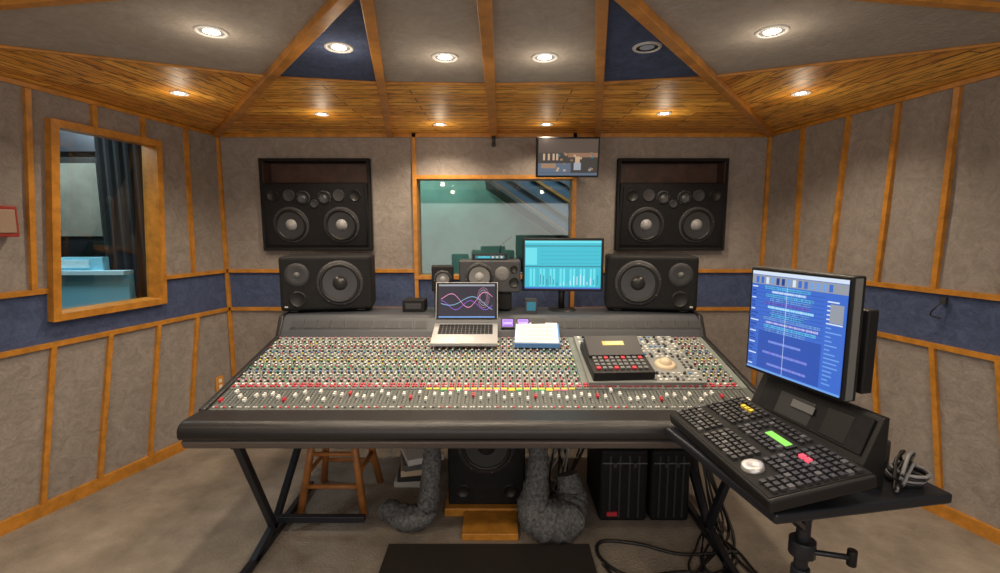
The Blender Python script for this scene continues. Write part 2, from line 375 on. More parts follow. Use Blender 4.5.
b.box((-3.34, 3.75, 1.92), (0.54, 0.04, 0.56), M_bp); b.box((-3.36, 3.77, 1.92), (0.62, 0.04, 0.66), M_black)
b.box((-3.36, 3.79, 2.36), (0.65, 0.1, 0.14), M_steel)
b.build('vocal_booth')

# ------------------------------------------------------------------ lights
LC = (1.0, 0.83, 0.62)
def downlight(x, y, r=0.055, on=True, power=30, z=H):
    b = B()
    b.lathe((x, y, z), (0, 0, -1), [(r*0.84, 0.003), (r*0.86, 0.006), (r*1.05, 0.006), (r*1.1, 0.002), (r*1.1, 0.0)], M_ring, 28)
    b.lathe((x, y, z), (0, 0, -1), [(0, 0.002), (r*0.55, 0.002)], M_lamp if on else M_lampoff, 28)
    b.lathe((x, y, z), (0, 0, -1), [(r*0.55, 0.002), (r*0.86, 0.003)], M_silver if on else M_black, 28)
    o = b.build('recessed_downlight')
    if on:
        L = bpy.data.lights.new('lamp', 'SPOT'); L.energy = power; L.color = LC; L.spot_size = math.radians(142); L.spot_blend = 0.65; L.shadow_soft_size = 0.05
        lo = bpy.data.objects.new('lamp', L); sc.collection.objects.link(lo); lo.parent = o; lo.location = (x, y, z-0.03)
        L = bpy.data.lights.new('ceiling_glow_fill', 'POINT'); L.energy = 0.8; L.color = LC; L.shadow_soft_size = 0.03  # added point lamp below each downlight, brightens the ceiling around it
        lo = bpy.data.objects.new('ceiling_glow_fill', L); sc.collection.objects.link(lo); lo.parent = o; lo.location = (x, y, z-0.11)
for x, y in ((-1.76, 2.78), (-1.14, 3.27), (-0.39, 3.58), (0.39, 3.58), (1.14, 3.25), (1.75, 2.78)): downlight(x, y, 0.045, power=30)
for x, y, on in ((-1.07, 1.94, 1), (-0.63, 2.10, 1), (-0.195, 2.216, 1), (0.25, 2.216, 1), (0.67, 2.10, 0), (1.106, 1.94, 1)): downlight(x, y, 0.055, bool(on), power=34)
for x, y in ((-1.9, 0.9), (-0.8, 0.9), (0.8, 0.9), (1.9, 0.9), (-1.9, -0.6), (-0.8, -0.6), (0.8, -0.6), (1.9, -0.6)): downlight(x, y, 0.055, power=20)  # unseen downlights added behind the camera to fill the closed room
def area(name, loc, tgt, size, e, col):
    L = bpy.data.lights.new(name, 'AREA'); L.energy = e; L.color = col; L.shape = 'RECTANGLE'; L.size = size[0]; L.size_y = size[1]
    o = bpy.data.objects.new(name, L); sc.collection.objects.link(o); o.location = loc
    o.rotation_euler = (V(tgt)-V(loc)).to_track_quat('-Z', 'Y').to_euler()
area('rear_fill_area', (0, -1.45, 1.4), (0, 3, 1.75), (4.5, 1.6), 42, (1, 0.92, 0.85))  # unseen area light added behind the camera as soft fill
area('live_room_light', (-0.9, 6.2, 3.1), (-0.6, 6.95, 2.0), (0.8, 0.5), 19, (0.75, 1.0, 0.92))
area('live_room_slat_fill', (0.9, 4.9, 3.0), (1.0, 6.2, 2.0), (0.8, 0.5), 17, (0.85, 0.95, 1.0))  # added light, brightens the slats at the right beyond the window
area('booth_fill', (-3.3, 3.2, 2.55), (-3.3, 3.5, 1.2), (0.6, 0.4), 20, (0.85, 0.97, 1.0))  # added lamp inside the booth, brightens its blue boxes

# ------------------------------------------------------------------ speakers
def driver(b, x, y, r, z=0, cone=M_cone, cap=M_cap, seg=32):
    c = (x, y, z); ax = (0, 0, 1)
    b.lathe(c, ax, [(r*1.14, 0), (r*1.14, 0.006), (r*1.0, 0.008)], M_dgrey, seg)
    b.lathe(c, ax, [(r*1.0, 0.008), (r*0.95, 0.018), (r*0.88, 0.016), (r*0.84, 0.008)], M_rub, seg)
    b.lathe(c, ax, [(r*0.84, 0.008), (r*0.36, 0.003)], cone, seg)
    b.lathe(c, ax, [(r*0.36, 0.003), (r*0.30, r*0.10), (r*0.16, r*0.17), (0, r*0.2)], cap, seg)
    for k in range(8):
        a = k*math.pi/4+0.2; b.lathe((x+math.cos(a)*r*1.08, y+math.sin(a)*r*1.08, z+0.007), ax, [(0.004, 0), (0.004, 0.002), (0, 0.002)], M_mgrey, 6)
def port(b, x, y, r, z=0):
    b.lathe((x, y, z), (0, 0, 1), [(r*1.2, 0), (r*1.1, 0.008), (r, 0.006), (r*0.85, 0.001), (0, 0.001)], M_rub, 24)

for s in (-1, 1):
    b = B(); x0, x1, z0, z1 = (-1.89, -1.0, 1.52, 2.26) if s < 0 else (1.0, 1.89, 1.52, 2.26)
    cx = (x0+x1)/2; yf, yb_ = YB-0.05, YB+0.34; t = 0.022
    b.bx(x0, x0+t, yf, yb_, z0, z1, M_matte); b.bx(x1-t, x1, yf, yb_, z0, z1, M_matte)
    b.bx(x0+t, x1-t, yf, yb_, z1-t, z1, M_matte); b.bx(x0+t, x1-t, yf, yb_, z0, z0+t, M_matte); b.bx(x0, x1, yb_, yb_+0.02, z0, z1, M_redwood)
    b.bx(x0+t, x1-t, YB+0.10, YB+0.12, 2.04, z1-t, M_redwood)
    for q in (x0+t, x1-t-0.006): b.bx(q, q+0.006, yf+0.01, YB+0.1, 2.04, z1-t, M_redwood)
    e = empty('soffit_monitor_speaker'); b.build('soffit_housing', e, 0.004)
    b = B(); b.M = face_frame((cx, YB-0.05, 1.80), 0, 7)
    b.box((0, 0, -0.13), (0.855, 0.52, 0.26), M_matte)
    b.box((0, 0.0, 0.004), (0.81, 0.48, 0.008), M_matte)
    z = 0.008
    for q in (-1, 1): driver(b, q*0.205, -0.07, 0.128, z, M_cone, M_capg)
    port(b, -0.33, 0.165, 0.04, z); port(b, 0.33, 0.165, 0.04, z)
    driver(b, -0.085, 0.15, 0.048, z, M_cone, M_mgrey, 20); driver(b, 0.085, 0.15, 0.048, z, M_cone, M_mgrey, 20)
    b.lathe((0, 0.10, z), (0, 0, 1), [(0.035, 0), (0.03, 0.012), (0.012, 0.002), (0, 0.006)], M_dgrey, 20)
    for q in (-0.2, 0.2): b.lathe((q, 0.165, z), (0, 0, 1), [(0.05, 0), (0.045, 0.012), (0.02, 0.002), (0, 0.006)], M_dgrey, 20)
    b.build('speaker_cabinet', e, 0.008)

def midfield(cx, cy, zb, yaw, flip):
    e = empty('nearfield_monitor_speaker'); w, h, d = 0.60, 0.37, 0.30
    b = B(); b.M = face_frame((cx, cy, zb+h/2+0.012), yaw)
    b.box((0, 0, -d/2), (w, h, d), M_matte); b.build('cabinet', e, 0.022, 3)
    b = B(); b.M = face_frame((cx, cy, zb+h/2+0.012), yaw)
    driver(b, flip*0.09, 0.0, 0.135, 0.0, M_cone, M_cap, 40)
    b.lathe((-flip*0.185, 0.06, 0), (0, 0, 1), [(0.08, 0), (0.075, 0.006), (0.05, 0.003), (0.02, 0.001)], M_dgrey, 28)
    b.lathe((-flip*0.185, 0.06, 0), (0, 0, 1), [(0.02, 0.001), (0.014, 0.012), (0, 0.015)], M_mgrey, 16)
    port(b, -flip*0.185, -0.105, 0.046, 0.0)
    b.box((-flip*0.26, -0.155, 0.002), (0.02, 0.01, 0.003), M_lgrey)
    for q in (-1, 1): b.box((q*0.22, -h/2-0.004, -0.06), (0.05, 0.012, 0.05), M_rub); b.box((q*0.22, -h/2-0.004, -d+0.06), (0.05, 0.012, 0.05), M_rub)
    b.build('drivers', e)
midfield(-1.125, 3.17, 1.135, 10, 1); midfield(1.075, 3.17, 1.135, -10, -1)

# ------------------------------------------------------------------ mixing console
con = empty('mixing_console')
XL, XR = -1.38, 1.36
b = B()
prof = [(2.2, 0.80), (2.2, 0.815), (3.0, 0.995), (3.02, 1.035), (3.07, 1.115), (3.10, 1.13), (3.40, 1.13), (3.42, 1.11), (3.42, 0.78), (3.2, 0.70), (2.2, 0.70)]
b.prism_x(prof, XL, XR, M_bridge)
b.build('console_frame', con, 0.006)
b = B()
ap = []
for k in range(9):
    a = math.pi*0.5+math.pi*0.5*k/8; ap.append((2.07+0.05*math.cos(a), 0.78+0.05*math.sin(a)))
ap = [(2.21, 0.826)]+ap+[(2.02, 0.765), (2.03, 0.748), (2.21, 0.748)]
b.prism_x(ap, XL-0.025, XR+0.025, M_leather)
b.prism_x([(2.04, 0.745), (2.035, 0.735), (2.05, 0.70), (2.22, 0.70), (2.22, 0.745)], XL-0.02, XR+0.02, mat('console_lip', (0.10, 0.085, 0.08), 0.4))
for x0, x1 in ((XL-0.03, XL+0.004), (XR-0.004, XR+0.03)):
    b.prism_x([(2.19, 0.835), (3.0, 1.01), (3.07, 1.135), (3.36, 1.14), (3.36, 0.76), (3.18, 0.70), (2.19, 0.70)], x0, x1, M_leather)
b.build('armrest_and_cheeks', con, 0.01, 3)
ang = math.atan(0.225)
b = B(); b.M = Matrix.Translation((0, 2.2, 0.8165)) @ Matrix.Rotation(ang, 4, 'X')
Ls = 0.82
b.box(((XL+XR)/2, 0.21+(Ls-0.21)/2, 0.002), (XR-XL-0.01, Ls-0.21-0.003, 0.004), M_panel)
b.box(((XL+XR)/2, 0.106, 0.002), (XR-XL-0.01, 0.206, 0.004), M_fpanel)
pitch = 0.0395; ncol = int((XR-XL-0.02)/pitch); x00 = XL+0.03
rows = []
t = 0.270; i = 0
while t < 0.80:
    rows.append(t); t += 0.030 if i % 4 != 3 else 0.038; i += 1
rowcol = [M_pink, M_lgrey, M_white, M_bluec, M_green, M_white, M_white, M_yel, M_lgrey, M_white, M_bluec, M_lgrey, M_red, M_white, M_white, M_lgrey, M_pink, M_white]
for c in range(ncol+1):
    x = x00+c*pitch
    b.box((x-pitch/2, Ls/2, 0.0048), (0.002, Ls-0.01, 0.002), M_dgrey)
    if c == ncol: break
    master = 0.50 < x < 1.13
    b.box((x, 0.125, 0.0045), (0.004, 0.115, 0.002), M_black)
    for q in range(6): b.box((x+0.008, 0.08+q*0.018, 0.0045), (0.006, 0.0018, 0.001), M_lgrey)
    ft = 0.085+0.09*abs(math.sin(c*1.7+c*c*0.13))*random.uniform(0.5, 1)
    b.box((x, ft, 0.012), (0.012, 0.024, 0.014), M_white if c % 8 else M_red); b.box((x, ft, 0.0195), (0.0122, 0.003, 0.001), M_black)
    b.box((x-0.006, 0.030, 0.007), (0.008, 0.008, 0.006), M_lgrey); b.box((x+0.007, 0.030, 0.007), (0.008, 0.008, 0.006), random.choice([M_red, M_lgrey, M_dgrey]))
    b.box((x, 0.2, 0.006), (0.03, 0.012, 0.003), M_yel if 26 <= c <= 45 else M_mgrey)
    if 28 <= c <= 44: b.box((x, 0.186, 0.006), (0.036, 0.010, 0.003), random.choice([M_green, M_yel, M_green, M_pink]))
    b.box((x-0.007, 0.222, 0.008), (0.012, 0.012, 0.008), M_red); b.box((x+0.008, 0.222, 0.008), (0.009, 0.009, 0.008), random.choice([M_red, M_lgrey, M_pink]))
    b.box((x-0.007, 0.243, 0.008), (0.011, 0.011, 0.008), random.choice([M_white, M_red])); b.box((x+0.008, 0.243, 0.008), (0.009, 0.009, 0.008), M_red if c % 2 else M_pink)
    if master: continue
    for r, t in enumerate(rows):
        m = rowcol[r % len(rowcol)]; dx = 0.007 if r % 2 else -0.006
        b.cyl((x+dx, t, 0.004), (x+dx, t, 0.019), 0.0074, M_mgrey if r % 4 == 1 else M_dgrey, 0.006, 6)
        b.cyl((x+dx, t, 0.019), (x+dx, t, 0.0225), 0.0064, m, 0.005, 6)
        b.box((x-dx*1.5, t+0.010, 0.007), (0.007, 0.006, 0.006), random.choice([M_lgrey, M_white, M_red, M_white, M_green, M_lgrey, M_yel, M_white, M_dgrey]))
        b.box((x+dx, t-0.0105, 0.0048), (0.016, 0.0025, 0.001), M_white)
b.build('channel_strips', con)
b = B()
b.M = Matrix.Translation((0, 3.045, 1.075)) @ Matrix.Rotation(math.atan2(0.08, 0.05), 4, 'X')
for c in range(30):
    x = XL+0.1+c*0.09
    if -0.42 < x < 0.42: continue
    b.box((x, 0, 0.003), (0.085, 0.06, 0.004), M_bridge); b.box((x, 0.0, 0.006), (0.07, 0.045, 0.002), M_dgrey)
for x in (0.10, 0.20):
    b.box((x, 0.005, 0.01), (0.085, 0.07, 0.012), M_black); b.box((x, 0.005, 0.017), (0.07, 0.05, 0.002), E_purple)
    for q in range(3): b.box((x, -0.012+q*0.015, 0.019), (0.055, 0.004, 0.001), E_white if q == 1 else E_dblue)
b.box((0.30, 0.005, 0.01), (0.09, 0.06, 0.02), M_dgrey)
b.build('meter_bridge_panels', con)
b = B(); b.M = Matrix.Translation((0, 2.2, 0.8165)) @ Matrix.Rotation(ang, 4, 'X')
b.box((0.83, 0.50, 0.016), (0.62, 0.56, 0.03), M_panel2)
for c in range(20):
    for r in range(17):
        x = 0.545+c*0.030; y = 0.245+r*0.032
        if 0.53 < x < 0.86 and 0.22 < y < 0.62: continue
        if 0.90 < x < 1.06 and 0.33 < y < 0.48: continue
        if (c*7+r*3) % 5 == 0: b.cyl((x, y, 0.03), (x, y, 0.045), 0.009, M_lgrey if r % 2 else M_dgrey, 0.007, 8)
        else: b.box((x, y, 0.034), (0.014, 0.012, 0.008), random.choice([M_lgrey, M_white, M_dgrey, M_mgrey, M_white, M_bluec, M_lgrey, M_dgrey]))
for k in range(4): b.box((0.70+k*0.045, 0.68, 0.034), (0.035, 0.03, 0.006), M_black); b.box((0.70+k*0.045, 0.68, 0.038), (0.028, 0.02, 0.002), random.choice([E_red, E_green, E_teal]))
b.build('master_section', con, 0.002)
b = B(); b.M = Matrix.Translation((0, 2.2, 0.8165)) @ Matrix.Rotation(ang, 4, 'X')
b.lathe((0.98, 0.405, 0.031), (0, 0, 1), [(0.058, 0), (0.056, 0.012), (0.045, 0.016), (0.035, 0.016)], M_beige, 28); b.lathe((0.98, 0.405, 0.031), (0, 0, 1), [(0.035, 0.016), (0.03, 0.032), (0.015, 0.042), (0, 0.045)], M_beige, 24)
b.build('trackball', con)

for s in (-1, 1):
    b = B(); x = 1.20*s
    def bar(p, q, w=0.036): b.strip(p, q, V((1, 0, 0)), w, w/2, M_steel, back=w/2)
    bar((x, 2.14, 0.675), (x, 2.43, 0.06)); bar((x, 2.43, 0.06), (x, 3.16, 0.675)); bar((x, 1.92, 0.022), (x, 2.95, 0.022)); bar((x, 2.2, 0.022), (x, 2.43, 0.08))
    bar((x, 2.10, 0.686), (x, 3.2, 0.686), 0.028)
    b.box((x, 1.93, 0.012), (0.06, 0.06, 0.024), M_rub)
    b.build('console_stand_leg', bevel=0.004)
b = B(); b.strip((-1.175, 2.45, 0.10), (-0.70, 2.45, 0.10), (0, -1, 0), 0.035, 0.018, M_steel, 0.018); b.build('stretcher_bar', bevel=0.003)

b = B(); b.M = flat_frame((0.70, 2.585, 0.966), 3, 15)
b.box((0, 0, 0), (0.33, 0.34, 0.05), M_black); b.box((0, 0.07, 0.04), (0.31, 0.16, 0.04), M_dgrey, Matrix.Rotation(math.radians(14), 3, 'X'))
b.box((0.0, 0.08, 0.0605), (0.16, 0.06, 0.003), M_black, Matrix.Rotation(math.radians(14), 3, 'X'))
b.box((0.0, 0.08, 0.064), (0.125, 0.034, 0.003), E_yel, Matrix.Rotation(math.radians(14), 3, 'X'))
for c in range(9):
    for r in range(4): b.box((-0.13+c*0.032, -0.13+r*0.034, 0.03), (0.022, 0.022, 0.012), M_mgrey if (c*3+r) % 9 else M_red)
b.build('tape_remote_controller', bevel=0.004)

# ------------------------------------------------------------------ laptop
lap = empty('laptop'); b = B(); LW, LD = 0.41, 0.27
FM = flat_frame((-0.17, 2.93, 1.037), 0, 16)
b.M = FM; b.box((0, 0, 0), (LW, LD, 0.02), M_silver)
b.box((0, -0.085, 0.011), (0.11, 0.07, 0.002), M_lgrey); b.box((0, 0.045, 0.0105), (0.35, 0.13, 0.001), M_mgrey)
for c in range(14):
    for r in range(5): b.box((-0.160+c*0.0246, -0.006+r*0.025, 0.013), (0.020, 0.020, 0.004), M_black)
for q in (-1, 1): b.box((q*0.17, -0.08, -0.022), (0.03, 0.03, 0.026), M_rub); b.box((q*0.17, 0.1, -0.02), (0.03, 0.03, 0.024), M_rub)
b.build('laptop_base', lap, 0.003)
hb = FM @ V((0, LD/2, 0.012)); b = B(); b.M = face_frame((hb.x, hb.y+0.035, hb.z+0.13), 0, -13)
b.box((0, 0, -0.006), (LW, 0.265, 0.012), M_silver); b.box((0, 0.0, 0.001), (LW-0.008, 0.258, 0.003), M_black); b.box((0, 0.008, 0.003), (0.37, 0.225, 0.001), E_navy)
def curve_on(b, f, x0, x1, w, m, z=0.0042, n=60):
    prev = None
    for i in range(n+1):
        x = x0+(x1-x0)*i/n; y = f(i/n)
        if prev: b.poly([(prev[0], prev[1]-w, z), (x, y-w, z), (x, y+w, z), (prev[0], prev[1]+w, z)], m)
        prev = (x, y)
curve_on(b, lambda t: 0.02+0.055*math.sin(t*9)*math.exp(-((t-0.6)*1.6)**2), -0.17, 0.17, 0.0022, E_pink)
curve_on(b, lambda t: 0.0-0.05*math.sin(t*7+0.6)*(0.3+t*0.7), -0.17, 0.17, 0.0018, E_cyan, 0.0045)
curve_on(b, lambda t: -0.02+0.03*math.cos(t*11), -0.17, 0.17, 0.0014, E_purple, 0.0047)
for k in range(3):
    for i in range(20):
        a, c = 2*math.pi*i/20, 2*math.pi*(i+1)/20; r = 0.03+0.012*k; w = 0.0015
        b.poly([(0.11+math.cos(a)*r*0.7, 0.03+math.sin(a)*r*1.2, 0.005), (0.11+math.cos(c)*r*0.7, 0.03+math.sin(c)*r*1.2, 0.005), (0.11+math.cos(c)*(r+w)*0.7, 0.03+math.sin(c)*(r+w)*1.2, 0.005), (0.11+math.cos(a)*(r+w)*0.7, 0.03+math.sin(a)*(r+w)*1.2, 0.005)], E_pink if k != 1 else E_white)
b.box((0, 0.112, 0.004), (0.37, 0.012, 0.001), E_grey); b.box((0, -0.098, 0.004), (0.37, 0.008, 0.001), E_blue2)
b.build('laptop_screen', lap, 0.002)

b = B(); b.M = flat_frame((0.285, 2.93, 1.03), -4, 17)
b.box((0, 0, 0), (0.28, 0.26, 0.03), M_bluec); b.box((-0.004, 0, 0.018), (0.265, 0.25, 0.008), M_white)
for r in range(14): b.box((-0.01, -0.11+r*0.017, 0.0225), (0.23, 0.004, 0.001), M_mgrey if r % 3 else M_lgrey)
for c in range(9): b.box((-0.11+c*0.024, 0, 0.0227), (0.003, 0.23, 0.001), M_lgrey)
b.build('track_sheet_pad', bevel=0.002)

# ------------------------------------------------------------------ things on the meter bridge
e = empty('centre_monitor_speaker'); b = B(); b.M = face_frame((-0.02, 3.2, 1.375), 0)
b.box((0, 0, -0.1), (0.42, 0.22, 0.2), M_dgrey); b.box((0, -0.17, -0.1), (0.3, 0.13, 0.16), M_matte); b.build('cabinet', e, 0.01)
b = B(); b.M = face_frame((-0.02, 3.2, 1.375), 0)
driver(b, -0.07, 0, 0.085, 0.001, M_coneg, M_capg); b.lathe((0.085, 0.02, 0), (0, 0, 1), [(0.05, 0), (0.045, 0.008), (0.02, 0.003), (0, 0.012)], M_coneg, 20); port(b, 0.165, -0.04, 0.03); port(b, 0.165, 0.05, 0.022)
b.build('drivers', e)
b = B(); b.bx(-0.14, 0.10, 3.24, 3.38, 1.486, 1.525, M_black); b.bx(-0.12, 0.08, 3.237, 3.24, 1.495, 1.515, E_teald); b.bx(-0.1, -0.02, 3.235, 3.237, 1.5, 1.51, E_teal)
for k in range(3): b.cyl((0.0+k*0.03, 3.24, 1.505), (0.0+k*0.03, 3.23, 1.505), 0.008, M_lgrey)
b.build('headphone_amplifier', bevel=0.003)
e = empty('mini_speaker'); b = B(); b.M = face_frame((-0.34, 3.2, 1.36), 8)
b.box((0, 0, -0.07), (0.15, 0.17, 0.14), M_matte); b.box((0, -0.155, -0.07), (0.12, 0.14, 0.1), M_dgrey); b.build('cabinet', e, 0.008)
b = B(); b.M = face_frame((-0.34, 3.2, 1.36), 8); driver(b, 0, 0, 0.052, 0.001, M_coneg, M_capg, 24); b.build('driver', e)
b = B(); b.bx(-0.62, -0.47, 3.2, 3.34, 1.131, 1.21, M_matte); b.bx(-0.60, -0.49, 3.195, 3.2, 1.15, 1.19, M_dgrey); b.build('headphone_box', bevel=0.006)
b = B(); b.bx(0.22, 0.30, 3.14, 3.2, 1.131, 1.23, M_dgrey); b.bx(0.23, 0.29, 3.137, 3.14, 1.15, 1.21, E_teald); b.build('talkback_box', bevel=0.004)

def monitor(name, c, w, h, yaw, tilt, content, depth=0.05, bez=0.018):
    e = empty(name); b = B(); b.M = face_frame(c, yaw, tilt)
    b.box((0, 0, -depth/2), (w, h, depth), M_black); b.box((0, 0, -depth-0.02), (w*0.6, h*0.6, 0.05), M_black); b.build('monitor_housing', e, 0.006)
    b = B(); b.M = face_frame(c, yaw, tilt); b.box((0, 0.0, 0.0008), (w-2*bez, h-2*bez, 0.002), M_black); content(b, w-2*bez, h-2*bez); b.build('display', e)
    return e
def R(b, w, h, x0, y0, x1, y1, m, z=0.003):
    b.poly([((x0-0.5)*w, (y0-0.5)*h, z), ((x1-0.5)*w, (y0-0.5)*h, z), ((x1-0.5)*w, (y1-0.5)*h, z), ((x0-0.5)*w, (y1-0.5)*h, z)], m)
def teal_ui(b, w, h):
    R(b, w, h, 0, 0, 1, 1, E_teal, 0.0022); R(b, w, h, 0, 0.95, 1, 1, E_teal2, 0.003); R(b, w, h, 0, 0.88, 1, 0.90, E_teald)
    for i in range(4): R(b, w, h, 0.2, 0.53+i*0.08, 0.98, 0.534+i*0.08, E_teald)
    R(b, w, h, 0.01, 0.5, 0.16, 0.85, E_teal2)
    for i in range(22):
        x = 0.02+i*0.044; R(b, w, h, x, 0.05, x+0.03, 0.42, E_teal2 if i % 3 else E_teal, 0.003)
        if i > 2: R(b, w, h, x+0.006, 0.08, x+0.016, 0.08+0.26*random.random(), E_white if 9 < i < 20 else E_teald, 0.0035)
    R(b, w, h, 0.0, 0.455, 1, 0.475, E_teald, 0.0032); R(b, w, h, 0, 0, 1, 0.03, E_blue, 0.0036)
mon = monitor('computer_monitor', (0.485, 3.27, 1.45), 0.56, 0.37, -4, 0, teal_ui)
b = B(); b.lathe((0.485, 3.29, 1.131), (0, 0, 1), [(0.0, 0.012), (0.09, 0.012), (0.10, 0)], M_black, 24); b.cyl((0.485, 3.31, 1.135), (0.485, 3.31, 1.35), 0.022, M_black); b.build('stand', mon)

def tv_ui(b, w, h):
    E1_ = em('tv_dark_brown', (0.06, 0.035, 0.022)); E2_ = em('tv_brown', (0.24, 0.12, 0.06)); E3_ = em('tv_slate', (0.07, 0.11, 0.17)); E4_ = em('tv_sand', (0.5, 0.33, 0.2))  # dark brown, brown, slate and sand tones of the television picture
    R(b, w, h, 0, 0, 1, 1, E_black, 0.0022); R(b, w, h, 0, 0.62, 1, 1, E1_); R(b, w, h, 0.5, 0.5, 1.0, 0.88, E2_, 0.0028); R(b, w, h, 0.0, 0.08, 0.55, 0.34, E3_, 0.0026); R(b, w, h, 0.05, 0.2, 0.3, 0.33, E_tan, 0.0035)
    for x in (0.08, 0.16, 0.24, 0.30): R(b, w, h, x, 0.42, x+0.035, 0.6, E4_, 0.004)
    for i in range(22):
        x = random.uniform(0.30, 0.92); y = random.uniform(0.1, 0.6); R(b, w, h, x, y, x+0.04, y+0.05, random.choice([E3_, E_tan, E_teald, E1_, E2_, E4_]), 0.0045)
    R(b, w, h, 0.0, 0.0, 1, 0.07, E3_, 0.003); R(b, w, h, 0.62, 0.35, 0.70, 0.52, E4_, 0.005); R(b, w, h, 0.60, 0.15, 0.72, 0.35, E_grey, 0.005)
tv = monitor('wall_television', (0.555, 3.6, 2.225), 0.47, 0.29, 0, 8, tv_ui, 0.06, 0.014)
b = B(); b.cyl((0.555, 3.68, 2.24), (0.555, 3.91, 2.24), 0.02, M_steel); b.box((0.555, 3.915, 2.24), (0.16, 0.02, 0.16), M_steel); b.build('wall_bracket', tv)

# ------------------------------------------------------------------ editing workstation
e = empty('workstation_stand')
TF = flat_frame((1.14, 1.69, 0.832), -80); b = B(); b.M = TF
b.box((0, 0, 0), (0.64, 0.65, 0.035), M_steel); b.box((0, 0, -0.03), (0.5, 0.58, 0.03), M_black)
b.build('table_top', e, 0.008)
b = B(); px, py = 1.17, 1.62
b.cyl((px, py, 0.0), (px, py, 0.45), 0.032, M_steel, seg=16); b.cyl((px, py, 0.40), (px, py, 0.79), 0.024, M_steel, seg=16)
b.cyl((px, py, 0.5), (px, py, 0.56), 0.045, M_steel, seg=16); b.cyl((px, py, 0.75), (px, py, 0.80), 0.055, M_steel, seg=16)
b.cyl((px-0.02, py-0.02, 0.53), (px+0.14, py-0.06, 0.53), 0.01, M_steel); b.cyl((px+0.14, py-0.06, 0.50), (px+0.14, py-0.06, 0.56), 0.016, M_black)
for k in range(5):
    a = 2*math.pi*k/5+0.5; q = V((px+0.32*math.cos(a), py+0.32*math.sin(a), 0.07))
    b.strip((px, py, 0.12), q, (0, 0, 1), 0.04, 0.015, M_steel, 0.015); b.cyl(q+V((-0.012, 0, -0.04)), q+V((0.012, 0, -0.04)), 0.03, M_rub)
for k in (-1, 1): b.strip((px, py, 0.60), (px+0.2*k, py+0.16*k, 0.79), (0, 0, 1), 0.03, 0.012, M_steel, 0.012)
b.build('pedestal', e, 0.003)

e = empty('daw_control_surface')
CF = flat_frame((0.985, 1.65, 0.915), -85, 11); b = B(); b.M = CF
b.box((0, 0, 0), (0.67, 0.345, 0.045), M_black); b.box((0, 0, -0.03), (0.6, 0.30, 0.03), M_black)
b.build('casing', e, 0.01, 3)
b = B(); b.M = CF; b.box((0, 0, 0.0235), (0.65, 0.33, 0.003), M_matte)
random.seed(3)
M_key = mat('key_cap', (0.03, 0.03, 0.034), 0.4); M_key2 = mat('key_cap_grey', (0.10, 0.10, 0.11), 0.4)
for c in range(25):
    for r in range(11):
        x = -0.310+c*0.0257; y = -0.137+r*0.0272
        if -0.03 < x < 0.13 and 0.035 < y < 0.085: continue
        if 0.11 < x < 0.23 and y < -0.07: continue
        if c in (8, 17) or (r == 4 and c < 17): continue
        m = M_key if (c*5+r*3) % 7 else M_key2
        if r == 7 and c in (19, 20): m = E_red
        if r == 9 and c in (3, 4, 5): m = M_yel
        b.box((x, y, 0.030), (0.017, 0.017, 0.011), m)
        if (c+r) % 2: b.box((x, y, 0.0358), (0.008, 0.0025, 0.0006), M_mgrey)
b.box((0.05, 0.06, 0.028), (0.14, 0.04, 0.006), M_black); b.box((0.05, 0.06, 0.032), (0.11, 0.026, 0.002), E_green)
b.lathe((0.17, -0.115, 0.025), (0, 0, 1), [(0.036, 0), (0.034, 0.014), (0.028, 0.016), (0.01, 0.012), (0, 0.012)], M_silver, 28)
b.build('keys_and_jog', e, 0.0)
b = B(); b.M = Matrix.Translation((1.205, 1.70, 0.85)) @ Matrix.Rotation(math.radians(-78), 4, 'Z')
b.prism_x([(-0.03, 0.085), (0.04, 0.24), (0.06, 0.24), (0.06, 0.0), (-0.03, 0.0)], -0.27, 0.25, M_black)
rr = Matrix.Rotation(math.radians(67), 3, 'X')
b.box((0, 0.002, 0.170), (0.46, 0.13, 0.006), M_matte, rr); b.box((-0.06, -0.002, 0.160), (0.16, 0.09, 0.008), M_key, rr); b.box((0.12, -0.002, 0.165), (0.1, 0.1, 0.006), M_black, rr)
b.box((-0.02, -0.006, 0.18), (0.10, 0.03, 0.004), M_mgrey, rr)
b.build('rear_riser', e, 0.006)

